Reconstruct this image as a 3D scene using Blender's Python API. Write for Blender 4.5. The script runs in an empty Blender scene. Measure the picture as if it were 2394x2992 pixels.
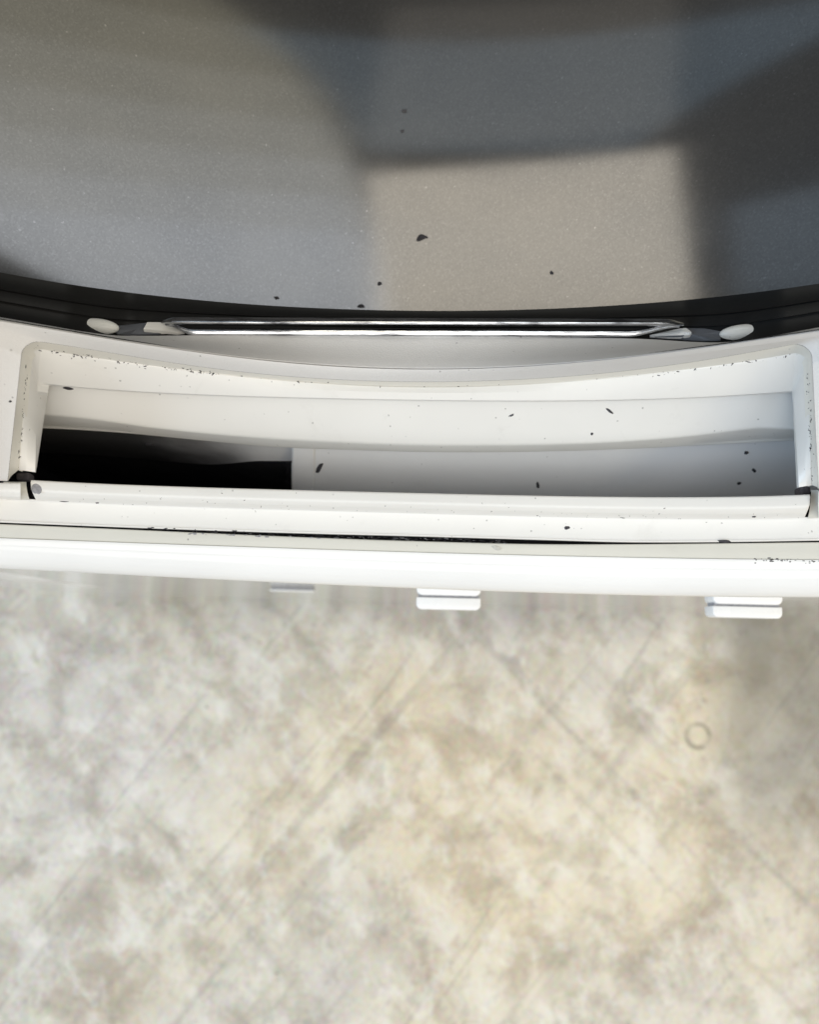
import bpy, bmesh, math, random
import numpy as np
from mathutils import Vector, Matrix
random.seed(7)
S = bpy.context.scene
C = S.collection

# ------------------------------------------------------------------ camera
ZR = 0.52                 # height of the filter slot above the floor
D = 0.33                  # camera height above the slot
F = 2349.0                # focal length in photo pixels (2394 wide)
P, RO = math.radians(8.57), math.radians(1.35)
U0 = Vector((0, math.cos(P), math.sin(P))); FW = Vector((0, math.sin(P), -math.cos(P))); X0 = Vector((1, 0, 0))
RT = math.cos(RO)*X0 + math.sin(RO)*U0
UP = -math.sin(RO)*X0 + math.cos(RO)*U0
CAM = Vector((0, 0, ZR + D))
cd = bpy.data.cameras.new('camera'); cam = bpy.data.objects.new('camera', cd); C.objects.link(cam)
cam.matrix_world = Matrix(((RT.x, UP.x, -FW.x, CAM.x), (RT.y, UP.y, -FW.y, CAM.y), (RT.z, UP.z, -FW.z, CAM.z), (0, 0, 0, 1)))
cd.sensor_fit = 'HORIZONTAL'; cd.sensor_width = 36; cd.lens = 36*F/2394
cd.clip_start = 0.01; cd.clip_end = 100
cd.dof.use_dof = True; cd.dof.focus_distance = 0.335
cd.dof.aperture_fstop = cd.lens/1000/0.0038
S.camera = cam

def ray(px, py):
    return (FW + RT*((px-1197)/F) + UP*((1496-py)/F)).normalized()
def at(px, py, z):        # point of the photo's ray at height z above the slot plane
    d = ray(px, py); t = (ZR + z - CAM.z)/d.z
    return CAM + d*t
def at_y(px, py, Y):      # point of the photo's ray in the vertical plane Y
    d = ray(px, py); t = (Y - CAM.y)/d.y
    return CAM + d*t

# ------------------------------------------------------------------ world and lamps
W = bpy.data.worlds.new('World'); S.world = W; W.use_nodes = True
bg = W.node_tree.nodes['Background']; bg.inputs[0].default_value = (1.0, 0.985, 0.96, 1); bg.inputs[1].default_value = 0.51
S.view_settings.view_transform = 'Standard'; S.view_settings.look = 'None'
S.view_settings.exposure = 0; S.view_settings.gamma = 1

def aim(o, target):
    o.rotation_euler = (Vector(target) - o.location).to_track_quat('-Z', 'Y').to_euler()
def area(name, loc, target, sx, sy, power, col):
    l = bpy.data.lights.new(name, 'AREA'); l.shape = 'RECTANGLE'; l.size = sx; l.size_y = sy; l.energy = power; l.color = col
    o = bpy.data.objects.new(name, l); C.objects.link(o); o.location = loc; aim(o, target); return o
def spot(name, loc, target, size, blend, power, col, rad, square=False):
    l = bpy.data.lights.new(name, 'SPOT'); l.spot_size = size; l.spot_blend = blend; l.energy = power; l.color = col
    l.shadow_soft_size = rad; l.use_square = square
    o = bpy.data.objects.new(name, l); C.objects.link(o); o.location = loc; aim(o, target); return o
area('ceiling_light', (0.1, -0.75, 3.1), (0, 0.05, 0.5), 2.2, 1.0, 17, (1.0, 0.97, 0.93))
area('front_fill', (0.3, -2.0, 2.45), (0, 0.1, 0.5), 2.2, 1.2, 14, (1.0, 0.98, 0.96))  # added frontal fill to brighten the slot's inner wall
area('doorway_light', (-2.2, -0.7, 1.9), (0, 0.05, 0.5), 1.0, 1.4, 34, (0.52, 0.75, 1.0))
area('strip_light', (1.5, -0.8, 2.3), (0, 0.05, 0.5), 1.2, 0.12, 15, (1.0, 0.86, 0.60))
spot('floor_pool_spot', (0.9, -1.5, 2.6), (0.20, -0.16, 0.0), math.radians(13), 1.0, 30, (1.0, 0.80, 0.42), 0.05)  # added spot throwing the warm pool of light on the floor
# added panels in the drum's roof and back, mirrored as patches on its floor
def panel_lamp(name, c, ax, ay, power, col):     # rectangular lamp with edges ax, ay; shines along ay x ax
    ax, ay = Vector(ax), Vector(ay); x, y = ax.normalized(), ay.normalized(); z = x.cross(y)
    if (z.z if abs(z.z) > 0.5 else z.y) < 0: x, z = -x, -z
    l = bpy.data.lights.new(name, 'AREA'); l.shape = 'RECTANGLE'; l.size = ax.length; l.size_y = ay.length; l.energy = power; l.color = col
    o = bpy.data.objects.new(name, l); C.objects.link(o)
    o.matrix_world = Matrix(((x.x, y.x, z.x, c[0]), (x.y, y.y, z.y, c[1]), (x.z, y.z, z.z, c[2]), (0, 0, 0, 1)))
panel_lamp('drum_fill', (-0.048, 0.485, ZR+0.508), (0.182, 0, 0.036), (0.02, 0.21, 0), 0.41, (1.0, 0.91, 0.76))
U_, V_ = Vector((0.218, 0, 0)), Vector((0, -0.22, 0.26))
for k in range(9):
    t = (k+0.5)/9; g = min(1, t/0.7); L = 0.75 + 1.95*g
    panel_lamp('drum_side_fill', Vector((0.141, 0.485, ZR+0.375)) + V_*(t-0.5), U_, V_/9, L*math.pi*0.0743/9, (1.0-0.08*g, 0.90+0.06*g, 0.60+0.40*g))
panel_lamp('drum_fill', (-0.215, 0.44, ZR+0.455), (0.09, 0, 0.075), (0, 0.16, 0), 0.030, (0.66, 0.83, 1.0))
panel_lamp('drum_back_fill', (-0.030, 0.590, ZR+0.39), (0.150, 0, 0), (0, 0, 0.19), 0.045, (0.52, 0.77, 1.0))

# ------------------------------------------------------------------ helpers
def tag(o, label=None, cat=None, group=None, kind=None):
    for k, v in (('label', label), ('category', cat), ('group', group), ('kind', kind)):
        if v: o[k] = v
    return o
def mesh_obj(name, verts, faces, mat, parent=None, bevel=0, seg=3, angle=35, smooth=True):
    me = bpy.data.meshes.new(name); me.from_pydata([tuple(v) for v in verts], [], faces); me.update()
    bm = bmesh.new(); bm.from_mesh(me); bmesh.ops.remove_doubles(bm, verts=bm.verts, dist=1e-6)
    bmesh.ops.recalc_face_normals(bm, faces=bm.faces); bm.to_mesh(me); bm.free()
    return link(name, me, mat, parent, bevel, seg, angle, smooth)
def link(name, me, mat, parent=None, bevel=0, seg=3, angle=35, smooth=True):
    me.materials.append(mat)
    if smooth:
        me.shade_smooth()
        if not bevel: me.set_sharp_from_angle(angle=math.radians(angle))
    o = bpy.data.objects.new(name, me); C.objects.link(o)
    if parent:
        o.parent = parent; bpy.context.view_layer.update(); o.matrix_parent_inverse = parent.matrix_world.inverted()
    if bevel:
        m = o.modifiers.new('bevel', 'BEVEL'); m.width = bevel; m.segments = seg; m.limit_method = 'ANGLE'; m.angle_limit = math.radians(16)
        m.harden_normals = False
    return o
def loft(rows, closed=False):
    n = len(rows[0]); v = [p for r in rows for p in r]; f = []
    for i in range(len(rows)-1):
        for j in range(n-1 + (1 if closed else 0)):
            k = (j+1) % n
            f.append((i*n+j, i*n+k, (i+1)*n+k, (i+1)*n+j))
    return v, f
def curve(pts, lin=True):
    xs = np.array([p[0] for p in pts], float); ys = np.array([p[1] for p in pts], float)
    m = np.gradient(ys, xs)
    def f(x):
        if x <= xs[0]: return float(ys[0] + m[0]*(x-xs[0]))
        if x >= xs[-1]: return float(ys[-1] + m[-1]*(x-xs[-1]))
        i = int(np.searchsorted(xs, x) - 1); h = xs[i+1]-xs[i]; t = (x-xs[i])/h
        return float((2*t**3-3*t*t+1)*ys[i] + (t**3-2*t*t+t)*h*m[i] + (-2*t**3+3*t*t)*ys[i+1] + (t**3-t*t)*h*m[i+1])
    return f
def smoothfit(pts, deg=4):
    xs = np.array([p[0] for p in pts], float); ys = np.array([p[1] for p in pts], float)
    c = np.polyfit((xs-1200)/1200, ys, deg)
    lo, hi = xs.min(), xs.max(); dc = np.polyder(c)
    def f(x):
        t = (x-1200)/1200
        if x < lo: a = (lo-1200)/1200; return float(np.polyval(c, a) + np.polyval(dc, a)*(t-a))
        if x > hi: a = (hi-1200)/1200; return float(np.polyval(c, a) + np.polyval(dc, a)*(t-a))
        return float(np.polyval(c, t))
    return f

# ------------------------------------------------------------------ materials
def new_mat(name):
    m = bpy.data.materials.new(name); m.use_nodes = True
    nt = m.node_tree; return m, nt, nt.nodes['Principled BSDF']
def N(nt, t, **kw):
    n = nt.nodes.new(t)
    for k, v in kw.items(): setattr(n, k, v)
    return n
def coords(nt, scale=1, stretch=(1, 1, 1), rot=(0, 0, 0)):
    tc = N(nt, 'ShaderNodeTexCoord'); mp = N(nt, 'ShaderNodeMapping')
    mp.inputs['Scale'].default_value = [scale*s for s in stretch]; mp.inputs['Rotation'].default_value = rot
    nt.links.new(tc.outputs['Object'], mp.inputs[0]); return mp.outputs[0]
def ramp(nt, src, stops):
    r = N(nt, 'ShaderNodeValToRGB'); e = r.color_ramp.elements
    while len(e) < len(stops): e.new(0.5)
    for i, (p, c) in enumerate(stops):
        e[i].position = p; e[i].color = (c, c, c, 1) if isinstance(c, (int, float)) else (*c, 1)
    nt.links.new(src, r.inputs[0]); return r.outputs[0]
def noise(nt, co, scale, detail=4, rough=0.6, dist=0):
    n = N(nt, 'ShaderNodeTexNoise'); n.inputs['Scale'].default_value = scale; n.inputs['Detail'].default_value = detail
    n.inputs['Roughness'].default_value = rough; n.inputs['Distortion'].default_value = dist
    nt.links.new(co, n.inputs['Vector']); return n.outputs['Fac']
def mix(nt, fac, a, b, mode='MIX'):
    m = N(nt, 'ShaderNodeMix', data_type='RGBA', blend_type=mode)
    for k, v in ((0, fac), (6, a), (7, b)):
        if hasattr(v, 'is_linked'): nt.links.new(v, m.inputs[k])
        else: m.inputs[k].default_value = v if k == 0 else (*v, 1)
    return m.outputs[2]
def lin_(nt, src, lo, hi):
    m_ = N(nt, 'ShaderNodeMapRange', interpolation_type='SMOOTHSTEP'); nt.links.new(src, m_.inputs[0]); m_.inputs[1].default_value = lo; m_.inputs[2].default_value = hi; return m_.outputs[0]
def bump(nt, b, h, strength, dist=0.001):
    n = N(nt, 'ShaderNodeBump'); n.inputs['Strength'].default_value = strength; n.inputs['Distance'].default_value = dist
    nt.links.new(h, n.inputs['Height']); nt.links.new(n.outputs[0], b.inputs['Normal'])
def plastic(name, col, rough=0.35, dirt=0.5, grain=0.0, stain=None):
    m, nt, b = new_mat(name)
    co = coords(nt)
    big = noise(nt, co, 9, 3)
    c = mix(nt, ramp(nt, big, [(0.35, 0), (0.7, 1)]), col, stain or tuple(v*0.94 for v in col))
    if dirt > 0:
        v = N(nt, 'ShaderNodeTexVoronoi'); v.inputs['Scale'].default_value = 260; nt.links.new(co, v.inputs['Vector'])
        wob = noise(nt, co, 1400, 2)
        ad = N(nt, 'ShaderNodeMath', operation='MULTIPLY_ADD'); nt.links.new(wob, ad.inputs[0]); ad.inputs[1].default_value = 0.22; nt.links.new(v.outputs['Distance'], ad.inputs[2])
        spot_ = ramp(nt, ad.outputs[0], [(0.19, 1), (0.235, 0)])
        gate = ramp(nt, v.outputs['Color'], [(0.70, 0), (0.76, 1)])
        fac = N(nt, 'ShaderNodeMath', operation='MULTIPLY'); nt.links.new(spot_, fac.inputs[0]); nt.links.new(gate, fac.inputs[1])
        f2 = N(nt, 'ShaderNodeMath', operation='MULTIPLY'); nt.links.new(fac.outputs[0], f2.inputs[0]); f2.inputs[1].default_value = dirt
        c = mix(nt, f2.outputs[0], c, (0.12, 0.11, 0.11))
        sm = ramp(nt, noise(nt, co, 60, 6, 0.7, 0.6), [(0.60, 0), (0.80, 1)])
        f3 = N(nt, 'ShaderNodeMath', operation='MULTIPLY'); nt.links.new(sm, f3.inputs[0]); f3.inputs[1].default_value = 0.35*dirt
        c = mix(nt, f3.outputs[0], c, (0.45, 0.43, 0.40))
    nt.links.new(c, b.inputs['Base Color'])
    rr = ramp(nt, noise(nt, co, 40, 5), [(0.3, rough*0.85), (0.7, min(1, rough*1.25))]); nt.links.new(rr, b.inputs['Roughness'])
    if grain: bump(nt, b, noise(nt, co, 1500, 3), grain, 0.0004)
    return m
M_white = plastic('white_plastic', (0.80, 0.79, 0.765), 0.34, 0.5)
M_matte = plastic('textured_plastic', (0.70, 0.69, 0.68), 0.55, 0.5, grain=0.5)
M_cream = plastic('yellowed_plastic', (0.64, 0.63, 0.575), 0.4, 0.6)
M_duct = plastic('duct_plastic', (0.83, 0.833, 0.845), 0.35, 0.3)
M_paint = plastic('white_enamel', (0.87, 0.87, 0.865), 0.06, 0.0)
M_clip = plastic('clip_plastic', (0.85, 0.85, 0.85), 0.25, 0.0)
M_glide = plastic('glide_plastic', (0.74, 0.74, 0.71), 0.35, 0.2)
def simple(name, col, rough, metal=0, spec=0.5, nscale=0, amt=0.3):
    m, nt, b = new_mat(name); b.inputs['Roughness'].default_value = rough; b.inputs['Metallic'].default_value = metal
    b.inputs['Specular IOR Level'].default_value = spec
    co = coords(nt)
    c = mix(nt, noise(nt, co, nscale or 80, 5), tuple(v*(1-amt) for v in col), tuple(min(1, v*(1+amt)) for v in col))
    nt.links.new(c, b.inputs['Base Color']); return m
M_black = simple('black_rubber', (0.012, 0.012, 0.012), 0.5, 0, 0.2)
M_gap = simple('grimy_gap', (0.012, 0.012, 0.014), 0.9, 0, 0.1)
M_lint = simple('dark_lint', (0.06, 0.058, 0.065), 0.95, 0, 0.1, 900, 0.6)
M_cavity = simple('duct_shade', (0.035, 0.036, 0.042), 0.8, 0, 0.2, 60, 0.5)  # dark base colour stands in for the shade deep inside the duct
M_grey = simple('grey_insert', (0.12, 0.128, 0.145), 0.45, 0, 0.4)
M_foam = simple('foam', (0.10, 0.09, 0.095), 0.95, 0, 0.1, 900, 0.6)
M_faint = simple('faint_lint', (0.11, 0.11, 0.12), 0.95, 0, 0.1, 700, 0.4)
M_greylint = simple('grey_lint', (0.30, 0.30, 0.32), 0.95, 0, 0.1, 700, 0.6)
M_dust = simple('pale_fluff', (0.55, 0.54, 0.50), 0.9, 0, 0.1, 900, 0.3)
# chrome of the sensor strips, smeared
M_chrome, nt, b = new_mat('chrome')
b.inputs['Metallic'].default_value = 1
nt.links.new(ramp(nt, noise(nt, coords(nt, 1, (26, 160, 160)), 1.6, 5, 0.65), [(0.36, (0.16, 0.16, 0.17)), (0.50, (0.62, 0.63, 0.65)), (0.6, (0.80, 0.81, 0.83))]), b.inputs['Base Color'])
co = coords(nt, 1, (8, 60, 60)); nt.links.new(ramp(nt, noise(nt, co, 6, 4), [(0.35, 0.09), (0.7, 0.24)]), b.inputs['Roughness'])
bump(nt, b, noise(nt, coords(nt, 1, (22, 90, 90)), 4, 2), 0.09, 0.002)
# grey sparkling drum paint
M_drum, nt, b = new_mat('drum_paint')
co = coords(nt)
v = N(nt, 'ShaderNodeTexVoronoi'); v.inputs['Scale'].default_value = 1300; nt.links.new(co, v.inputs['Vector'])
sp = ramp(nt, v.outputs['Color'], [(0.0, (0.120, 0.121, 0.124)), (0.72, (0.142, 0.143, 0.146)), (0.95, (0.165, 0.165, 0.17)), (1.0, (0.29, 0.29, 0.30))])
nt.links.new(mix(nt, ramp(nt, noise(nt, co, 14, 5), [(0.35, 0), (0.7, 0.35)]), sp, (0.19, 0.186, 0.18)), b.inputs['Base Color'])
b.inputs['Metallic'].default_value = 0.55
nt.links.new(ramp(nt, noise(nt, co, 25, 5), [(0.3, 0.072), (0.7, 0.10)]), b.inputs['Roughness'])
bump(nt, b, noise(nt, co, 700, 2), 0.004, 0.0005)
# concrete
M_floor, nt, b = new_mat('concrete')
co = coords(nt)
def turned(deg, stretch):
    tc = N(nt, 'ShaderNodeTexCoord'); m1 = N(nt, 'ShaderNodeMapping'); m1.inputs['Rotation'].default_value = (0, 0, math.radians(deg))
    m2 = N(nt, 'ShaderNodeMapping'); m2.inputs['Scale'].default_value = stretch
    nt.links.new(tc.outputs['Object'], m1.inputs[0]); nt.links.new(m1.outputs[0], m2.inputs[0]); return m2.outputs[0]
base = ramp(nt, noise(nt, co, 15, 10, 0.66, 0.35), [(0.27, (0.40, 0.365, 0.31)), (0.42, (0.55, 0.515, 0.45)), (0.54, (0.70, 0.675, 0.61)), (0.72, (0.78, 0.76, 0.705))])
tint = ramp(nt, noise(nt, co, 2.3, 3), [(0.36, (0.90, 0.89, 0.93)), (0.5, (0.99, 0.97, 0.925)), (0.64, (1.0, 0.925, 0.79))])
c = mix(nt, 1.0, base, tint, 'MULTIPLY')
for deg, st_, lo, hi, amt in ((40, (34, 1.6, 1), 0.575, 0.70, 0.34), (-47, (30, 1.4, 1), 0.595, 0.71, 0.31), (36, (90, 2.2, 1), 0.615, 0.70, 0.30)):
    w_ = noise(nt, turned(deg, st_), 1.0, 4, 0.6, 0.25)
    c = mix(nt, ramp(nt, w_, [(lo, 0), (hi, amt)]), c, (0.20, 0.185, 0.165))
lg = ramp(nt, noise(nt, turned(40, (1.0, 0.6, 1)), 5.5, 4, 0.55, 0.4), [(0.34, (0.83, 0.825, 0.835)), (0.52, (0.96, 0.955, 0.945)), (0.62, (1.0, 1.0, 0.99))])
c = mix(nt, 1.0, c, lg, 'MULTIPLY')
md = ramp(nt, noise(nt, turned(38, (1.0, 0.55, 1)), 46, 8, 0.72, 0.3), [(0.36, 0.28), (0.46, 0.0), (0.66, 0.0)])
c = mix(nt, md, c, (0.27, 0.245, 0.215))
lt = ramp(nt, noise(nt, turned(-30, (1.0, 0.7, 1)), 30, 6, 0.7, 0.3), [(0.50, 0), (0.67, 0.6)])
c = mix(nt, lt, c, (0.82, 0.80, 0.75))
bl = ramp(nt, noise(nt, co, 24, 6, 0.7), [(0.58, 0), (0.74, 0.42)])
c = mix(nt, bl, c, (0.17, 0.15, 0.13))
pit = ramp(nt, noise(nt, co, 70, 8, 0.75, 0.2), [(0.615, 0), (0.70, 0.7)])
c = mix(nt, pit, c, (0.14, 0.125, 0.11))
vv = N(nt, 'ShaderNodeTexVoronoi'); vv.inputs['Scale'].default_value = 400; nt.links.new(co, vv.inputs['Vector'])
c = mix(nt, 0.10, c, vv.outputs['Color'], 'OVERLAY')
sx_ = N(nt, 'ShaderNodeSeparateXYZ'); nt.links.new(co, sx_.inputs[0])
def lin(src, lo, hi):
    m_ = N(nt, 'ShaderNodeMapRange', interpolation_type='SMOOTHSTEP'); nt.links.new(src, m_.inputs[0]); m_.inputs[1].default_value = lo; m_.inputs[2].default_value = hi; return m_.outputs[0]
def mul(a_, b_):
    m_ = N(nt, 'ShaderNodeMath', operation='MULTIPLY'); nt.links.new(a_, m_.inputs[0])
    if hasattr(b_, 'is_linked'): nt.links.new(b_, m_.inputs[1])
    else: m_.inputs[1].default_value = b_
    return m_.outputs[0]
# painted contact shade along the machine's foot, and a painted shadow at the right
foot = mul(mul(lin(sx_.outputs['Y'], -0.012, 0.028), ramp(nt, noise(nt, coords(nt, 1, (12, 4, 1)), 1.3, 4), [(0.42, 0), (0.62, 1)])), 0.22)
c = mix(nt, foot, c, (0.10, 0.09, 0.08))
floor_shade = mul(mul(lin(sx_.outputs['X'], 0.29, 0.37), lin(sx_.outputs['Y'], -0.26, -0.10)), ramp(nt, noise(nt, co, 5, 5), [(0.30, 0.25), (0.55, 0.75)]))
c = mix(nt, floor_shade, c, (0.17, 0.16, 0.13))
RM = at(2040, 2150, -ZR)
dx_ = N(nt, 'ShaderNodeVectorMath', operation='DISTANCE'); nt.links.new(co, dx_.inputs[0]); dx_.inputs[1].default_value = (RM.x, RM.y, 0)
rg = ramp(nt, dx_.outputs['Value'], [(0.0, 0), (0.0085, 0.0), (0.0115, 0.8), (0.0150, 0.0)])
c = mix(nt, mul(rg, ramp(nt, noise(nt, co, 60, 2), [(0.35, 0.2), (0.6, 1)])), c, (0.16, 0.14, 0.10))
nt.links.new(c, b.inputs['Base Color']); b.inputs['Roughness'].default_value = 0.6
bump(nt, b, noise(nt, co, 60, 6), 0.3, 0.002)

# ------------------------------------------------------------------ the floor
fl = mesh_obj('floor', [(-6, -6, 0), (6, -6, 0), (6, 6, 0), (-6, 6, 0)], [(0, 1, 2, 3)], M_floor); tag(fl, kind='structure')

# ------------------------------------------------------------------ the dryer
dryer = bpy.data.objects.new('clothes_dryer', None); C.objects.link(dryer); dryer.location = (0.006, 0.3, 0)
tag(dryer, 'white front-loading clothes dryer with open drum and empty lint filter slot', 'dryer')
bpy.context.view_layer.update()

XC = 1238
XS = list(np.linspace(-420, 2840, 164))
def sx(px, depth=0.33):   # squared sideways distance from the middle, 1 at 0.15 m
    return min(1.9, (((px-XC)/F*depth)/0.15)**2)
def row(cf, zf, xs=XS):
    return [at(x, cf(x), zf(x)) for x in xs]

rim = smoothfit([(0,936),(139,963),(325,991),(556,1024),(800,1056),(985,1071),(1217,1079),(1356,1078),(1600,1066),(1849,1042),(2104,1011),(2394,968)], 4)
YR = at(1240, rim(1240), 0.010).y
def rim_z(px): return at_y(px, rim(px), YR).z - ZR
inner = curve([(0,927),(145,952),(250,970),(330,980),(400,981),(700,977),(1000,978),(1300,981),(1600,984),(1900,991),(2030,999),(2100,1001),(2250,983),(2394,957)])
def inner_z(px):
    r = rim_z(px); s = sx(px); lo = 0.001 + 0.003*s
    return min(r-0.0035, max(lo, r-0.038+0.018*min(1, max(0, (s-0.45)/0.5))))
band_b = smoothfit([(0,799),(145,817),(290,843),(430,865),(600,880),(800,894),(1000,903),(1230,907),(1450,907),(1600,904),(1800,893),(2000,877),(2200,856),(2394,829)], 4)

# --- black seal between ring and drum
rows = []
for k in range(7):
    t = k/6
    rows.append([at(x, inner(x)*(1-t) + band_b(x)*t, inner_z(x) - 0.004 - 0.009*t - 0.0015*math.sin(t*9.4)) for x in XS])
rows.append([p + Vector((0, 0.003, -0.012)) for p in rows[-1]])
rows.append([p + Vector((0, -0.01, -0.08)) for p in rows[-1]])
seal = mesh_obj('drum_seal', *loft(rows), M_black, dryer, angle=50)
# thin moulded ribs on the seal
for t in (0.36, 0.62):
    rr = []
    for dz, dt in ((-0.001, -0.02), (0.0007, 0), (-0.001, 0.02)):
        rr.append([at(x, inner(x)*(1-t-dt) + band_b(x)*(t+dt), inner_z(x) - 0.004 - 0.009*t - 0.0015*math.sin(t*9.4) + dz) for x in XS])
    mesh_obj('seal_rib', *loft(rr), M_black, seal)

# --- drum: a cylinder with a back wall and three lifters
XCW = at(XC, 1079, 0.01).x
RD = 0.31; ZD = ZR - 0.053 + RD
def cyl_rows(y0, y1, R, n=256, ny=12):
    return [[Vector((XCW + R*math.sin(2*math.pi*i/n), y0+(y1-y0)*k/ny, ZD - R*math.cos(2*math.pi*i/n))) for i in range(n)] for k in range(ny+1)]
Y0D = at(1240, 921, -0.02).y
rows = cyl_rows(Y0D-0.004, 0.60, RD)
back = [[Vector((XCW + r*math.sin(2*math.pi*i/256), 0.60+dy, ZD - r*math.cos(2*math.pi*i/256))) for i in range(256)] for r, dy in ((0.285, 0.012), (0.2, 0.0), (0.001, 0.0))]
drum = mesh_obj('drum', *loft(rows + back, True), M_drum, dryer, angle=40)
for a in (90, 270):
    prof = [(-0.035, 0.004), (-0.028, -0.012), (-0.012, -0.05), (0, -0.058), (0.012, -0.05), (0.028, -0.012), (0.035, 0.004)]
    vs = []; A = math.radians(a)
    ax = Vector((math.sin(A), 0, -math.cos(A))); tx = Vector((math.cos(A), 0, math.sin(A)))
    rws = []
    for yy, s in ((0.18, 0.0), (0.19, 0.75), (0.21, 1), (0.55, 1), (0.57, 0.75), (0.58, 0)):
        rws.append([Vector((XCW, yy, ZD)) + ax*(RD + (h*s if h < 0 else h)) + tx*(w*(0.6+0.4*s)) for w, h in prof])
    mesh_obj('lifter', *loft(rws), M_drum, drum, angle=60)

# --- inner ring face (between seal and rim)
rows = []
for k in range(5):
    t = k/4
    rows.append([at(x, inner(x)*(1-t) + (rim(x)-2)*t, inner_z(x)*(1-t**1.5) + (rim_z(x)-0.0006)*t**1.5) for x in XS])
rows.insert(0, [p + Vector((0, 0.0015, -0.006)) for p in rows[0]])
rows.append([p + Vector((0, 0, -0.006)) for p in rows[-1]])
mesh_obj('inner_ring', *loft(rows), M_matte, dryer, bevel=0.0007)
# dark parting line under the rim
rows = [[at(x, rim(x)-6, rim_z(x)-0.004) for x in XS], [at(x, rim(x)+8, rim_z(x)-0.004) for x in XS]]
mesh_obj('parting_gap', *loft(rows), M_gap, dryer)

# --- slot loops (three-sided: up the left, across the back, down the right)
NS, NT = 26, 140
L_out_top = smoothfit([(90,996),(162,1003),(325,1033),(556,1067),(800,1096),(1032,1111),(1217,1116),(1403,1113),(1600,1104),(1826,1084),(2058,1052),(2243,1021),(2330,1004)], 6)
L_in_top = smoothfit([(95,1014),(116,1019),(232,1038),(464,1070),(800,1107),(1032,1125),(1217,1130),(1403,1128),(1600,1116),(1826,1100),(2058,1072),(2290,1036),(2350,1026)], 6)
L_inn_top = smoothfit([(109,1120),(232,1128),(464,1149),(800,1160),(1171,1166),(1600,1171),(1733,1171),(1965,1162),(2313,1143)], 5)
def uloop(xl0, yl0, xl1, xr1, xr0, yr0, top, zs_fn, r=45):
    # (xl0,yl0) front-left foot, xl1 = x of the left edge at the back, xr1 / (xr0,yr0) likewise at the right
    pts = []
    yb = top(xl1 + r)
    yc = yb + r*0.8
    for i in range(NS):
        t = i/NS; pts.append((xl0 + (xl1-xl0)*t, yl0 + (yc-yl0)*t))
    for i in range(10):
        a = math.pi/2*i/10
        pts.append((xl1 + r*(1-math.cos(a)), yc + (yb-yc)*math.sin(a)))
    for i in range(NT+1):
        x = xl1 + r + (xr1 - xl1 - 2*r)*i/NT; pts.append((x, top(x)))
    yb = top(xr1 - r); yc = yb + r*0.8
    for i in range(1, 11):
        a = math.pi/2*(1-i/10)
        pts.append((xr1 - r*(1-math.cos(a)), yc + (yb-yc)*math.sin(a)))
    for i in range(1, NS+1):
        t = i/NS; pts.append((xr1 + (xr0-xr1)*t, yc + (yr0-yc)*t))
    n = len(pts); out = []
    for i, (x, y) in enumerate(pts):
        if i < NS: w = i/NS
        elif i >= n-NS: w = (n-1-i)/(NS-1)
        else: w = 1.0
        out.append(at(x, y, zs_fn(x, w)))
    return out, pts
def zo(x, w): return (0.003 + 0.034*sx(x))*w**0.8 + 0.014*(1-w**0.8)
def zi(x, w): return (-0.003 + 0.032*sx(x))*w**0.8 + 0.0095*(1-w**0.8)
def zn(x, w): return (-0.004 + 0.016*sx(x))*w + 0.010*(1-w)
LO, po = uloop(22, 1406, 62, 2374, 2393, 1428, L_out_top, zo, 52)
LI, pi_ = uloop(53, 1374, 80, 2362, 2374, 1418, L_in_top, zi, 40)
LN, pn = uloop(103, 1380, 109, 2319, 2335, 1424, L_inn_top, zn, 4)
LN2, _ = uloop(105, 1382, 143, 2315, 2329, 1425, lambda x: L_inn_top(x)+3, lambda x, w: zn(x, w) - 0.003 - (0.012*w if (x < 140 or x > 2316.5) else 0.0015), 4)
# ring face: from the rim round the slot
def outer_loop():
    n = len(po); pts = []
    xl, xr = -420, 2840
    ys0, ys1 = 1390, 1440
    for i in range(NS):
        t = i/NS; pts.append((xl, ys0 + (rim(xl)-ys0)*t, t))
    m = n - 2*NS
    for i in range(m):
        # keep rim samples above their loop partners, easing towards the ends
        t = i/(m-1); x = po[NS+i][0]; e = (2*t-1)
        x2 = x + (-1 if e < 0 else 1)*abs(e)**6*480
        pts.append((x2, rim(x2), 1))
    for i in range(NS):
        t = 1-(i+1)/NS; pts.append((xr, ys1 + (rim(xr)-ys1)*t, t))
    return [at(x, y, rim_z(x)*w + 0.018*(1-w)) for x, y, w in pts]
OUT = outer_loop()
rows = [[p + Vector((0, 0, -0.006)) for p in OUT], OUT]
for t in (0.2, 0.45, 0.75): rows.append([a.lerp(c_, t) + Vector((0, 0, 0.0012*math.sin(math.pi*t))) for a, c_ in zip(OUT, LO)])
rows += [LO]
mesh_obj('door_ring', *loft(rows), M_matte, dryer, bevel=0.0009)
rows = [[a.lerp(c_, 0.0) + Vector((0, 0, -0.0002)) for a, c_ in zip(LO, LI)], [a.lerp(c_, 0.45) + Vector((0, 0, 0.0008)) for a, c_ in zip(LO, LI)], LI, [a.lerp(c_, 0.05) + Vector((0, 0, -0.003)) for a, c_ in zip(LI, LN)]]
mesh_obj('slot_border', *loft(rows), plastic('ivory_plastic', (0.77, 0.75, 0.69), 0.35, 0.5), dryer, angle=60)
rows = [[p + Vector((0, 0, -0.0004)) for p in LI], [a.lerp(c_, 0.06) + Vector((0, 0, 0.0001)) for a, c_ in zip(LI, LN)], [a.lerp(c_, 0.5) + Vector((0, 0, 0.0006)) for a, c_ in zip(LI, LN)], LN, LN2]
mesh_obj('slot_ledge', *loft(rows), M_white, dryer, bevel=0.0008)

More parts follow.
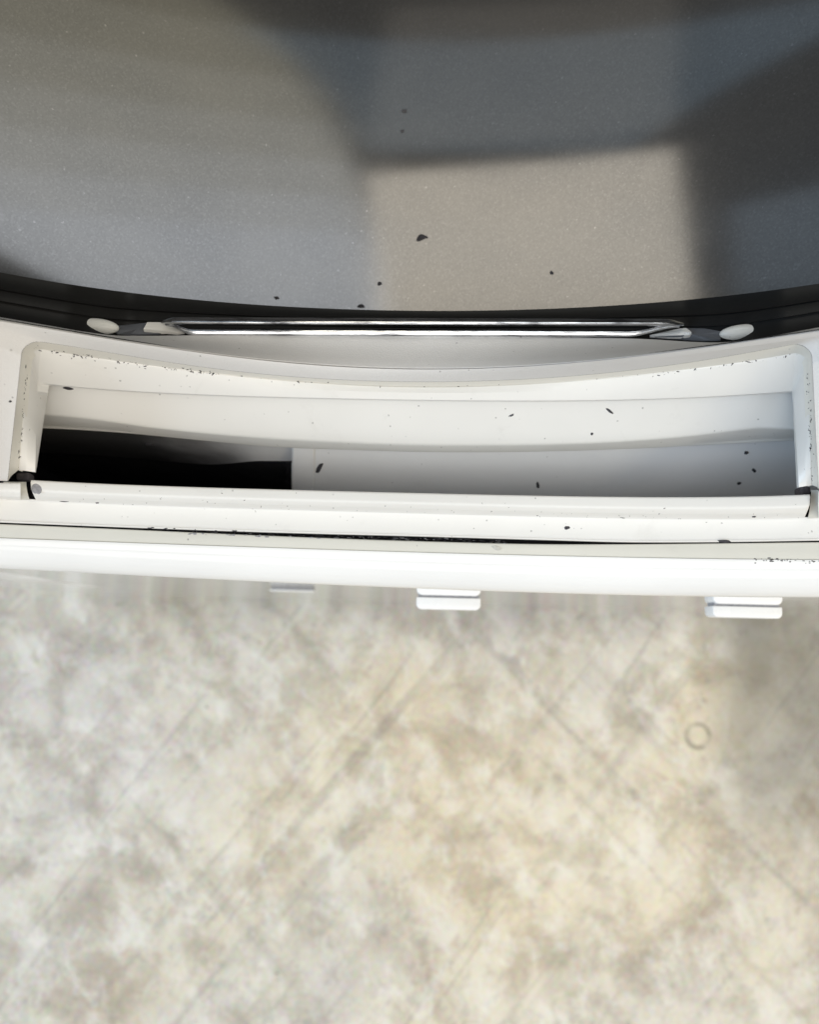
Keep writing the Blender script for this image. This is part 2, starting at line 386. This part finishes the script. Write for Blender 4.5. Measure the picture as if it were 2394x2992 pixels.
# --- throat of the slot
XT = list(np.linspace(20, 2440, 150))
w_bot = curve([(100,1209),(134,1212),(240,1222),(460,1252),(700,1275),(1032,1294),(1217,1300),(1403,1301),(1600,1299),(1826,1290),(2058,1270),(2160,1257),(2230,1250),(2260,1252),(2340,1256)])
s_bot = curve([(100,1254),(134,1255),(325,1265),(600,1290),(800,1308),(1032,1317),(1264,1323),(1600,1321),(1826,1314),(2058,1303),(2317,1290)])
top_in = lambda x: L_inn_top(min(max(x, 110), 2318)) - 12
def endrec(x):   # the end bays of the throat lie a little further back
    return 0.004*(1/(1+math.exp(-(x-2245)/14)) + 1/(1+math.exp((x-190)/14)))
def mid_of(x, t): return top_in(x)*(1-t)+w_bot(x)*t
rows = []
for t in (0, 0.3, 0.6, 0.85, 1.0):
    rows.append([at(x, mid_of(x, t), -0.013 + 0.016*sx(x) - 0.014*t) + Vector((0, endrec(x)*(1-t), 0)) for x in XT])
rows.append([at(x, w_bot(x)*0.25 + s_bot(x)*0.75, -0.034 + 0.008*sx(x)) for x in XT])
rows.append([at(x, s_bot(x), -0.036 + 0.008*sx(x)) for x in XT])
rows.append([p + Vector((0, 0.006, -0.004)) for p in rows[-1]])
mesh_obj('slot_back_wall', *loft(rows), M_white, dryer, bevel=0.0012)
# lower duct wall, right of the blower inlet
XD = list(np.linspace(862, 2620, 100))
rows = []
for t in (0, 0.12, 0.5, 1.0, 1.35):
    rows.append([at(x, (s_bot(x)-10)*(1-t) + 1452*t, -0.041 - 0.024*t + 0.002*sx(x)) for x in XD])
duct = mesh_obj('duct_wall', *loft(rows), M_duct, dryer)
# jamb at the inlet's right edge, and the sill above it
def boxpx(name, x0, x1, y0, y1, z0, z1, mat, parent, bev=0.001):
    a = [at(x0, y0, z1), at(x1, y0, z1), at(x1, y1, z1), at(x0, y1, z1)]
    b_ = [Vector((p.x, p.y, ZR+z0)) for p in a]
    return mesh_obj(name, a+b_, [(0,1,2,3),(7,6,5,4),(0,4,5,1),(1,5,6,2),(2,6,7,3),(3,7,4,0)], mat, parent, bevel=bev)
rows = []
for x in (852, 852, 858, 916, 922):
    yy = np.linspace(s_bot(x)-8, 1470, 12); q = len(rows)
    rows.append([at(x, y, -0.041 - 0.024*(y-s_bot(x)+10)/(1462-s_bot(x)) + 0.002*sx(x) + (-0.05, 0.0002, 0.0012, 0.0012, 0.0)[q]) for y in yy])
mesh_obj('inlet_jamb', *loft(rows), M_duct, dryer, bevel=0.0005)
XB = list(np.linspace(-120, 866, 70))
M_shaded, nt, b = new_mat('shade_graded_duct'); co = coords(nt)  # colour darkens toward the left, painting in the shade of the deep inlet
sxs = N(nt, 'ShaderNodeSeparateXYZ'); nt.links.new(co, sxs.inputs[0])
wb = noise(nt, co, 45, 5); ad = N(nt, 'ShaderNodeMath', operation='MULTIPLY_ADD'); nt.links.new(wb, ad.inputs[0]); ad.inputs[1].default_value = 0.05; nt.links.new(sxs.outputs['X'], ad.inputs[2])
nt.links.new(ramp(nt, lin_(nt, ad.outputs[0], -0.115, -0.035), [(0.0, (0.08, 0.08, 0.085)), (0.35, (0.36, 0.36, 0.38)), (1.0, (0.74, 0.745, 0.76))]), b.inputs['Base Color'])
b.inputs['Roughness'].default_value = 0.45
rows = []
for t in (0, 0.3, 0.65, 1.0):
    rr = []
    for x in XB:
        k = min(1, max(0, (x-560)/200)); k = k*k*(3-2*k)
        y = (s_bot(x)-14)*(1-t) + ((s_bot(x)+68)*(1-k) + 1347*k)*t
        z = -0.041 - (0.062*t**1.5)*(1-k) - 0.016*t*k
        rr.append(at(x, y, z))
    rows.append(rr)
mesh_obj('inlet_wall', *loft(rows), M_shaded, dryer)
base_ = rows[-1]
rows = [[p + Vector((0, 0.001, 0)) for p in base_], [p + Vector((0, 0, -0.2)) for p in base_], [Vector((p.x, 0.047, p.z-0.22)) for p in base_], [Vector((p.x, 0.047, ZR-0.03)) for p in base_]]
mesh_obj('blower_inlet', *loft(rows), M_cavity, dryer)
for x0 in (58, 2350):
    e = [at(x0, 1240, -0.02), at(x0, 1420, -0.02), at(x0, 1420, -0.2), at(x0, 1240, -0.2)]
    e = [Vector((e[0].x + (0.06 if x0 > 1000 else -0.05), y, z)) for y, z in ((0.11, ZR-0.006), (0.045, ZR-0.012), (0.045, ZR-0.3), (0.11, ZR-0.3))]
    mesh_obj('throat_end', e, [(0, 1, 2, 3)], M_duct if x0 > 1000 else M_cavity, dryer)

# --- front lip of the slot, plateau, gap, trim and enamelled front
lip_b = smoothfit([(46,1399),(104,1404),(464,1420),(800,1429),(1217,1440),(1600,1449),(1780,1452),(2058,1451),(2378,1444)], 4)
crease = smoothfit([(0,1462),(185,1470),(371,1480),(800,1492),(1217,1504),(1600,1513),(1826,1519),(2058,1521),(2394,1518)], 4)
gap_t = curve([(0,1526),(371,1541),(800,1556),(1217,1567),(1600,1578),(1826,1584),(2058,1584),(2394,1579)])
gap_b = curve([(0,1531),(371,1547),(800,1566),(1217,1581),(1600,1590),(1826,1590),(2058,1588),(2394,1584)])
trim_b = smoothfit([(0,1572),(371,1587),(800,1601),(1217,1613),(1600,1624),(1826,1630),(2394,1636)], 3)
sil = smoothfit([(0,1661),(417,1682),(765,1700),(1200,1718),(1681,1735),(2394,1746)], 3)
XL = list(np.linspace(86, 2372, 140))
def lipz(x): return -0.003 + 0.012*sx(x)
def lip_rows(xs, grow=0):
    R = []
    R.append([at(x, lip_b(x)+6, lipz(x)-0.02) + Vector((0, 0.0, 0)) for x in xs])
    R.append([at(x, lip_b(x), lipz(x)) for x in xs])
    R.append([at(x, lip_b(x)*0.5+crease(x)*0.5, lipz(x)+0.0006) for x in xs])
    R.append([at(x, lip_b(x)*0.25+crease(x)*0.75, lipz(x)-0.003) for x in xs])
    R.append([at(x, crease(x)-3, lipz(x)-0.0165) for x in xs])
    return R
R = lip_rows(XL)
# rounded ends
for r_i, rr in enumerate(R):
    f = (0, 0, 0.15, 0.6, 1.0)[r_i]
    for k in range(6):
        rr[k] = rr[k] + Vector((0.0016*f*(1-k/6)**2, 0, -0.002*f*(1-k/6)))
        rr[-1-k] = rr[-1-k] + Vector((-0.0016*f*(1-k/6)**2, 0, -0.002*f*(1-k/6)))
R = [[rr[0] + Vector((0, 0, -0.008))] + rr + [rr[-1] + Vector((0, 0, -0.008))] for rr in R]
mesh_obj('front_lip', *loft(R), M_white, dryer, bevel=0.0012, seg=4)
# surround beyond the lip's ends
for xs in (list(np.linspace(-420, 60, 26)), list(np.linspace(2392, 2840, 26))):
    b0 = (lambda x: 1409) if xs[0] < 0 else (lambda x: 1432)
    R = [[at(x, b0(x)+3, lipz(x)-0.006) for x in xs], [at(x, b0(x)+2, lipz(x)+0.003) for x in xs], [at(x, b0(x)*0.5+crease(x)*0.5, lipz(x)+0.003) for x in xs], [at(x, b0(x)*0.2+crease(x)*0.8, lipz(x)) for x in xs], [at(x, crease(x)-3, lipz(x)-0.0165) for x in xs]]
    mesh_obj('lip_surround', *loft(R), M_white, dryer, bevel=0.0012)
# rounded cheeks between lip and surround
for cx, sgn, ext in ((36, 1, 41), (2400, -1, 29)):
    vs = []
    prof = [(-2, 1410, 0.0), (10, 1420, -0.0005), (24, 1440, -0.003), (50, 1466, -0.0098)]
    R = []
    for dx, y, dz in ((-26, 0, 0.002), (-8, 0, 0.0015), (8, 0, -0.003), (ext, 0, -0.007)):
        R.append([at(cx + sgn*(dx + 10*(t**2)), (1408 if sgn > 0 else 1432) + t*(crease(cx)-2-(1408 if sgn > 0 else 1432)), lipz(cx) + dz*(1-t) - 0.0155*t**3) for t in (0, .2, .4, .6, .8, 1)])
    mesh_obj('lip_cheek', *loft(R), M_cream, dryer, angle=60)
# dark void under lip joints
boxpx('joint_gap', 20, 100, 1398, 1454, -0.02, -0.004, M_gap, dryer, 0)
boxpx('joint_gap', 2352, 2412, 1436, 1498, -0.02, -0.004, M_gap, dryer, 0)
def platz(x): return -0.0195 + 0.0135*sx(x)
rows = [[at(x, crease(x)-8, platz(x)+0.001) for x in XS], [at(x, crease(x), platz(x)) for x in XS], [at(x, gap_t(x)-7, platz(x)-0.0008) for x in XS], [at(x, gap_t(x)-3, platz(x)-0.0002) for x in XS], [at(x, gap_t(x), platz(x)-0.001) for x in XS], [at(x, gap_t(x)+1, platz(x)-0.01) for x in XS]]
mesh_obj('ring_skirt', *loft(rows), M_white, dryer, bevel=0.0006)
def trz(x): return -0.0225 + 0.0105*sx(x)
rows = [[at(x, gap_t(x)-10, trz(x)-0.006) for x in XS], [at(x, gap_b(x)+10, trz(x)-0.006) for x in XS]]
mesh_obj('skirt_gap', *loft(rows), M_gap, dryer)
rows = [[at(x, gap_b(x), trz(x)-0.010) for x in XS], [at(x, gap_b(x), trz(x)) for x in XS], [at(x, trim_b(x), trz(x)-0.001) for x in XS], [at(x, trim_b(x)+2, trz(x)-0.006) for x in XS]]
mesh_obj('trim_strip', *loft(rows), M_cream, dryer, bevel=0.0006)
# enamelled front panel: rolls over from the trim to the vertical
YF = 0.030
rows = []
for t in (0, 0.06, 0.2, 0.4, 0.6, 0.8, 0.93, 1.0):
    a = t*math.pi/2
    rows.append([at(x, trim_b(x) + (sil(x)-trim_b(x))*math.sin(a), trz(x)-0.0005 - 0.016*(1-math.cos(a))) for x in XS])
rows.insert(0, [p + Vector((0, 0.001, -0.005)) for p in rows[0]])
rows.append([Vector((p.x, p.y+0.001, p.z-0.012)) for p in rows[-1]])
rows.append([Vector((p.x, p.y+0.006, p.z-0.010)) for p in rows[-1]])
rows.append([Vector((p.x, YF, ZR-0.075)) for p in rows[-1]])
rows.append([Vector((p.x, YF, 0.06)) for p in rows[-1]])
rows.append([Vector((p.x, YF+0.004, 0.055)) for p in rows[-1]])
panel = mesh_obj('front_panel', *loft(rows), M_paint, dryer, angle=60)
xe0, xe1 = rows[-1][0].x, rows[-1][-1].x
# wide plain rest of the cabinet: flat side areas of the front, sides, back, top, plinth
def box(name, x0, x1, y0, y1, z0, z1, mat, parent, bev=0.003):
    v = [(x, y, z) for z in (z0, z1) for y in (y0, y1) for x in (x0, x1)]
    return mesh_obj(name, v, [(0,1,3,2),(4,5,7,6),(0,1,5,4),(2,3,7,6),(0,2,6,4),(1,3,7,5)], mat, parent, bevel=bev)
box('cabinet_side', -0.35, -0.343, 0.034, 0.68, 0.02, 1.20, M_paint, dryer)
box('cabinet_side', 0.343, 0.35, 0.034, 0.68, 0.02, 1.20, M_paint, dryer)
box('cabinet_back', -0.34, 0.34, 0.67, 0.677, 0.02, 1.20, M_paint, dryer)
box('cabinet_top', -0.35, 0.35, 0.16, 0.68, 1.202, 1.21, M_paint, dryer)
box('front_wing', -0.343, xe0-0.001, 0.031, 0.045, 0.03, ZR-0.03, M_paint, dryer)
box('front_wing', xe1+0.001, 0.343, 0.031, 0.045, 0.03, ZR-0.03, M_paint, dryer)
box('plinth', -0.33, 0.33, 0.048, 0.06, 0.0, 0.054, M_gap, dryer)
# upper bulkhead round the drum mouth
RH = 0.244; ZH = ZR + 0.010 + RH
n = 90; a0 = math.radians(76)
angs = [a0 + (2*math.pi-2*a0)*i/n for i in range(n+1)]
rows = [[Vector((XCW + r*math.sin(a), y, ZH - r*math.cos(a))) for a in angs] for r, y in ((0.335, 0.10), (0.262, 0.098), (0.25, 0.104), (0.246, 0.118), (0.262, 0.14), (0.335, 0.142))]
mesh_obj('bulkhead', *loft(rows), M_matte, dryer, angle=60)
# the rest of the door ring and of the cabinet front, up round the door opening
a1 = math.radians(41); angs = [a1 + (2*math.pi-2*a1)*i/n for i in range(n+1)]
rows = [[Vector((XCW + r*math.sin(a), y, ZH - r*math.cos(a))) for a in angs] for r, y in ((0.246, YR+0.006), (0.245, YR), (0.249, YR-0.006), (0.268, 0.072), (0.286, 0.046), (0.298, 0.043), (0.300, 0.060))]
mesh_obj('door_ring', *loft(rows), M_matte, dryer, angle=40)
a2 = math.radians(41); angs = [a2 + (2*math.pi-2*a2)*i/n for i in range(n+1)]
def edge(a):
    dx, dz = math.sin(a), -math.cos(a)
    t = min((0.3425-XCW*math.copysign(1, dx))/max(1e-6, abs(dx)), (1.20-ZH)/dz if dz > 0 else 9, (ZH-ZR+0.029)/-dz if dz < 0 else 9)
    return Vector((XCW + dx*t, 0.034, ZH + dz*t))
rows = [[Vector((XCW + 0.303*math.sin(a), 0.050, ZH - 0.303*math.cos(a))) for a in angs], [Vector((XCW + 0.304*math.sin(a), 0.036, ZH - 0.304*math.cos(a))) for a in angs], [Vector((XCW + 0.308*math.sin(a), 0.034, ZH - 0.308*math.cos(a))) for a in angs], [edge(a) for a in angs]]
mesh_obj('front_surround', *loft(rows), M_paint, dryer, angle=40)

# --- moisture sensor: two chrome strips
def strip(y0, y1, zc, xa, xb, drop, prof, cl=70, cr=70, rise=0, pinch=0.55):
    xs = np.linspace(xa, xb, 90); R = []
    for u, h in prof:
        rr = []
        for i, x in enumerate(xs):
            q = max(0.0, 1-(x-xa)/cl, 1-(xb-x)/cr); q = q*q*(3-2*q)
            k = 1-pinch*q
            p = at(x, (y0+y1)/2 + (x-1240)*0.0035 - rise*q, zc)
            hw = (y1-y0)/2/F*0.335
            rr.append(p + Vector((0, u*hw*k, h*0.001*k + drop*q*q)))
        R.append(rr)
    R.append(R[0]); n = len(prof); m = len(xs)
    v, f = loft(R)
    f.append([i*m for i in range(n)]); f.append([i*m+m-1 for i in range(n)][::-1])
    return mesh_obj('sensor_strip', v, f, M_chrome, dryer, bevel=0.0003, seg=3)
strip(925, 951, 0.0055, 468, 2004, -0.002, [(1, -4), (1, -1.5), (-0.35, 0.75), (-0.65, 0.8), (-0.95, 0.3), (-0.5, -4)], 40, 60)
strip(960, 981, 0.0035, 480, 1990, -0.001, [(1, -4), (1, -0.7), (0.35, 0.15), (0.0, 0.25), (-0.75, -0.15), (-0.97, -0.7), (-0.6, -4)], 85, 150, 24, 0.6)

bpy.context.view_layer.update()
deps = bpy.context.evaluated_depsgraph_get()
def hit(px, py):
    d = ray(px, py)
    ok, loc, nor, idx, ob, mw = S.ray_cast(deps, CAM, d)
    if nor.dot(d) > 0: nor = -nor
    return loc, nor, ob
def patch(name, pts, lift, mat, parent, sub=6):
    # a thin raised plate whose outline lies on the surface under it
    H = []
    m = len(pts)
    for i in range(m):
        for k in range(sub):
            t = k/sub; a, b_ = pts[i], pts[(i+1) % m]
            H.append(hit(a[0]+(b_[0]-a[0])*t, a[1]+(b_[1]-a[1])*t))
    c = sum((h[0] for h in H), Vector())/len(H); nn = sum((h[1] for h in H), Vector()).normalized()
    top_ = [h[0]+nn*lift for h in H]; bot = [h[0]-nn*0.001 for h in H]
    v = top_ + bot + [c+nn*lift*1.1]; k = len(H)
    f = [(i, (i+1) % k, 2*k) for i in range(k)] + [(i, k+i, k+(i+1) % k, (i+1) % k) for i in range(k)]
    return mesh_obj(name, v, f, mat, parent, angle=50)
patch('sensor_insert', [(330,968),(345,955),(430,946),(480,950),(470,978),(400,980),(345,979)], 0.0006, M_grey, dryer)
patch('sensor_insert', [(1900,988),(1990,962),(2060,963),(2112,972),(2106,996),(2060,998),(1960,992)], 0.0006, M_grey, dryer)
bpy.context.view_layer.update(); deps = bpy.context.evaluated_depsgraph_get()
patch('sensor_mount', [(421,970),(432,950),(470,950),(540,976),(520,979)], 0.0016, M_white, dryer)
patch('sensor_mount', [(1900,986),(1985,967),(2006,965),(2022,977),(2016,986)], 0.0016, M_white, dryer)
def ellipsoid(name, c, ax, r, mat, parent, n=24, m=12):
    v = []; f = []
    for i in range(m+1):
        th = math.pi*i/m
        for j in range(n):
            ph = 2*math.pi*j/n
            q = (math.sin(th)*math.cos(ph), math.sin(th)*math.sin(ph), math.cos(th))
            v.append(c + sum((ax[k]*(q[k]*r[k]) for k in range(3)), Vector()))
    for i in range(m):
        for j in range(n): f.append((i*n+j, i*n+(j+1) % n, (i+1)*n+(j+1) % n, (i+1)*n+j))
    return mesh_obj(name, v, f, mat, parent, angle=80)
for px, py, hw, dx, dy in ((283, 954, 64, 60, 4), (2176, 971, 72, 60, -4)):
    l0, n0, _ = hit(px, py); l1 = hit(px+dx, py+dy)[0]; l1.z = l0.z + (l1.z-l0.z)
    dep = (l0-CAM).dot(FW)
    tx = (at(px+dx, py+dy, l0.z-ZR) - at(px, py, l0.z-ZR)).normalized()
    tx = (tx + Vector((0, 0, (-0.06 if dx*dy > 0 else 0.06)))).normalized()
    up_ = Vector((0, -0.45, 0.9)); up_ = (up_ - tx*up_.dot(tx)).normalized(); ty = up_.cross(tx)
    ellipsoid('glide', l0 - up_*0.0003, (tx, ty, up_), (hw/F*dep, 23/F*dep, 0.0034), M_glide, dryer)

# foam scraps at the ends of the slot
def blob(name, c, r, mat, parent, seed, flat=0.6, n=10):
    rnd = random.Random(seed)
    me = bpy.data.meshes.new(name); bm = bmesh.new(); bmesh.ops.create_icosphere(bm, subdivisions=2, radius=1)
    for v in bm.verts:
        k = 1 + rnd.uniform(-0.30, 0.30); v.co = Vector((v.co.x*r[0]*k, v.co.y*r[1]*k, v.co.z*r[2]*k))
    bm.to_mesh(me); bm.free()
    o = link(name, me, mat, parent, angle=60); return o
for i, (x0, y0, x1, y1) in enumerate(((46, 1380, 84, 1402), (2344, 1420, 2370, 1446))):
    boxpx('foam_scrap', x0, x1, y0, y1, -0.004, 0.0015 if i == 0 else 0.003, M_foam, dryer, 0.0008)

# --- white clips low on the front panel, out of focus
def clip(x0, x1, y1, z, split, parent):
    d = D - z
    a = at(x0, y1, z); b_ = at(x1, y1, z)
    xl, xr = a.x, b_.x; yf = (a.y+b_.y)/2
    ys = at((x0+x1)/2, split, z).y
    out = mesh_obj('clip', *rounded_tab(xl, xr, yf, ys-0.0006, ZR+z-0.012, ZR+z), M_clip, parent, bevel=0.0012)
    t = mesh_obj('clip_back', *rounded_tab(xl, xr, ys+0.0006, YF+0.002, ZR+z-0.012, ZR+z+0.001), M_clip, out, bevel=0.0008)
    box('clip_groove', xl+0.001, xr-0.001, ys-0.0012, ys+0.0012, ZR+z-0.010, ZR+z-0.0012, M_greylint, out, 0)
    return out
def rounded_tab(x0, x1, y0, y1, z0, z1):
    r = min(0.003, (y1-y0)*0.45); pts = []
    for cx, cy, a0 in ((x0+r, y0+r, 180), (x1-r, y0+r, 270)):
        for k in range(6):
            a = math.radians(a0 + 18*k); pts.append((cx + r*math.cos(a), cy + r*math.sin(a)))
    pts += [(x1, y1), (x0, y1)]
    n = len(pts); v = [(x, y, z1) for x, y in pts] + [(x, y, z0) for x, y in pts]
    return v, [tuple(range(n)), tuple(range(2*n-1, n-1, -1))] + [(i, n+i, n+(i+1) % n, (i+1) % n) for i in range(n)]
clip(1217, 1405, 1781, -0.10, 1743, dryer)
clip(2085, 2288, 1805, -0.09, 1769, dryer)
clip(788, 918, 1727, -0.26, 1721.5, dryer)

# --- grime along the recess edges (countless flakes, one part)
bpy.context.view_layer.update(); deps = bpy.context.evaluated_depsgraph_get()
gv, gf = [], []
def flake(px, py, r, rnd, lift=0.0002, elong=None):
    loc, nor, ob = hit(px, py)
    t = nor.orthogonal().normalized(); b_ = nor.cross(t); a0 = rnd.uniform(0, 6.28); t, b_ = t*math.cos(a0)+b_*math.sin(a0), b_*math.cos(a0)-t*math.sin(a0)
    if elong is not None:
        t = (hit(px+elong[0], py+elong[1])[0]-loc).normalized(); b_ = nor.cross(t)
    base = len(gv); k = 6; st_ = rnd.uniform(1, 3.0)
    for i in range(k):
        a = 6.283*i/k; q = rnd.uniform(0.6, 1.3)
        gv.append(loc + t*(math.cos(a)*r*q*st_) + b_*(math.sin(a)*r*q*0.7) - nor*0.00005)
    gv.append(loc + nor*(lift+r*0.4))
    for i in range(k): gf.append((base+i, base+(i+1) % k, base+k))
rnd = random.Random(3)
px2m = 0.33/F
for i in range(230):
    u = rnd.random()
    if u < 0.42: x = rnd.uniform(100, 640)**1.0; y = L_in_top(x) + rnd.gauss(3, 4)
    elif u < 0.60: x = rnd.uniform(1900, 2330); y = L_in_top(x) + abs(rnd.gauss(0, 5))
    elif u < 0.76:
        t = rnd.random(); x = 53+(80-53)*t + rnd.gauss(0, 3); y = 1374+(1060-1374)*t
    elif u < 0.93:
        t = rnd.random(); x = 2374-(12)*t + rnd.gauss(0, 3); y = 1415+(1080-1415)*t
    else: x = rnd.uniform(640, 1900); y = L_in_top(x) + rnd.gauss(1, 2)
    flake(x, y, rnd.choice((0.7, 1.0, 1.6, 2.6))*px2m, rnd)
for i in range(90):
    x = rnd.uniform(60, 2370); y = crease(x) - abs(rnd.gauss(0, 14)) - 4
    if rnd.random() < 0.5: y = rnd.uniform(lip_b(x)+6, gap_t(x)-6)
    flake(x, y, rnd.choice((0.8, 1.0, 1.6))*px2m, rnd)
for i in range(120):
    x = rnd.uniform(430, 1480); flake(x, gap_b(x)-rnd.uniform(1, 10), rnd.uniform(2, 5)*px2m, rnd, elong=(10, 0.3))
for i in range(40):
    x = rnd.uniform(2200, 2394); flake(x, trim_b(x)+rnd.gauss(3, 4), rnd.uniform(1, 3)*px2m, rnd, elong=(10, 0.2))
for i in range(60):
    flake(842+rnd.gauss(0, 5), rnd.uniform(1345, 1425), rnd.uniform(2, 5)*px2m, rnd)
g = mesh_obj('grime', gv, gf, M_lint, dryer, smooth=False); g['kind'] = 'stuff'

gv, gf = [], []
for k in range(90):
    x = rnd.uniform(520, 1480); flake(x, gap_t(x)+rnd.uniform(3, 14), rnd.uniform(1.5, 4)*px2m, rnd, elong=(10, 0.3))
g = mesh_obj('gap_lint', gv, gf, M_greylint, dryer, smooth=False); g['kind'] = 'stuff'

# --- lint crumbs: loose things
crumbs = [
 (1233, 698, 17, 9, -20, 'dark_curl', 'dark curled lint crumb lying on the grey drum floor'),
 (1182, 325, 6, 10, 80, 'faint', 'tiny dark lint crumb highest up on the drum floor'),
 (1176, 384, 6, 5, 0, 'faint', 'faint dark speck just below another on the drum floor'),
 (1110, 830, 6, 6, 0, '', 'small round dark speck on the drum left of centre near the seal'),
 (1613, 797, 6, 5, 50, '', 'small dark speck on the brownish right part of the drum'),
 (808, 871, 5, 7, 90, '', 'dark upright speck at the drum edge, leftmost on the drum'),
 (1055, 895, 11, 6, 0, '', 'black crumb in the shadow just above the chrome sensor strips'),
 (933, 1368, 24, 8, -58, '', 'large oval dark crumb on the duct wall beside the black inlet'),
 (1572, 1417, 13, 5, 80, '', 'upright drop-shaped dark crumb on the duct wall in mid slot'),
 (1782, 1201, 16, 4, 40, '', 'slender dark sliver stuck slantwise on the slot back wall'),
 (1494, 1214, 9, 3, -20, 'faint', 'short pale grey sliver on the middle of the slot back wall'),
 (2181, 1323, 7, 6, 30, '', 'blurred dark crumb topmost of three at the right end of the duct'),
 (2204, 1375, 8, 5, 35, '', 'blurred dark crumb in the middle of three at the right end of the duct'),
 (2160, 1412, 6, 5, 0, '', 'blurred dark crumb lowest of three at the right end of the duct'),
 (1730, 1268, 4, 4, 0, '', 'tiny dark dot low on the slot back wall right of centre'),
 (2204, 1509, 10, 5, -40, '', 'black ragged crumb on the front lip near its right end'),
 (1820, 1513, 13, 3, 10, '', 'thin dark fleck at the foot of the front lip, right of centre'),
 (186, 1465, 15, 4, 2, '', 'flat dark flake at the foot of the front lip near its left end'),
 (284, 1469, 9, 5, -15, '', 'second dark flake from the left at the foot of the front lip'),
 (1657, 1542, 5, 8, 80, '', 'small dark crumb on the white skirt below the lip'),
 (2117, 1582, 20, 8, 3, '', 'grey fuzzy lint lump caught in the black gap at the right'),
 (1452, 1600, 7, 16, -75, 'pale', 'pale tuft of fluff hanging from the black gap onto the cream trim'),
 (200, 1135, 15, 5, 5, '', 'brownish lint tuft under the ledge in the slot upper left corner'),
 (438, 1298, 14, 14, 0, '', 'dark fuzzy clump on the darkened wall above the black inlet'),
 (106, 1428, 19, 13, 70, 'grey', 'grey matted lint patch stuck on the left end of the front lip'),
 (30, 1173, 4, 4, 20, '', 'dark dot on the ring face left of the slot'),
]
bpy.context.view_layer.update(); deps = bpy.context.evaluated_depsgraph_get()
for i, (px, py, a, b_, rot, kind, label) in enumerate(crumbs):
    loc, nor, ob = hit(px, py); dep = (loc-CAM).dot(FW)
    r = (a/F*dep, b_/F*dep, min(a, b_)/F*dep*(0.10 if kind == 'grey' else 0.5))
    o = blob('lint_crumb', None, r, {'pale': M_dust, 'grey': M_greylint, 'faint': M_faint}.get(kind, M_lint), None, i)
    if kind == 'dark_curl':
        for v in o.data.vertices: v.co.y += -1.0*abs(v.co.x)**1.5*9 + 0.001
    if a > 12 or b_ > 12:
        m = o.modifiers.new('sub', 'SUBSURF'); m.levels = 1; m.render_levels = 1
    A = math.radians(rot); c_, s_ = math.cos(A), math.sin(A)
    # long axis along the photo direction, lying in the surface
    tgt = hit(px + 6*c_, py + 6*s_)[0]
    t = tgt-loc
    if t.length > 0.004 or t.length < 1e-6: t = RT*c_ - UP*s_
    t = (t - nor*t.dot(nor)).normalized(); q = nor.cross(t)
    o.matrix_world = Matrix(((t.x, q.x, nor.x, loc.x), (t.y, q.y, nor.y, loc.y), (t.z, q.z, nor.z, loc.z), (0, 0, 0, 1)))
    tag(o, label, 'lint', 'loose lint crumbs on the dryer')
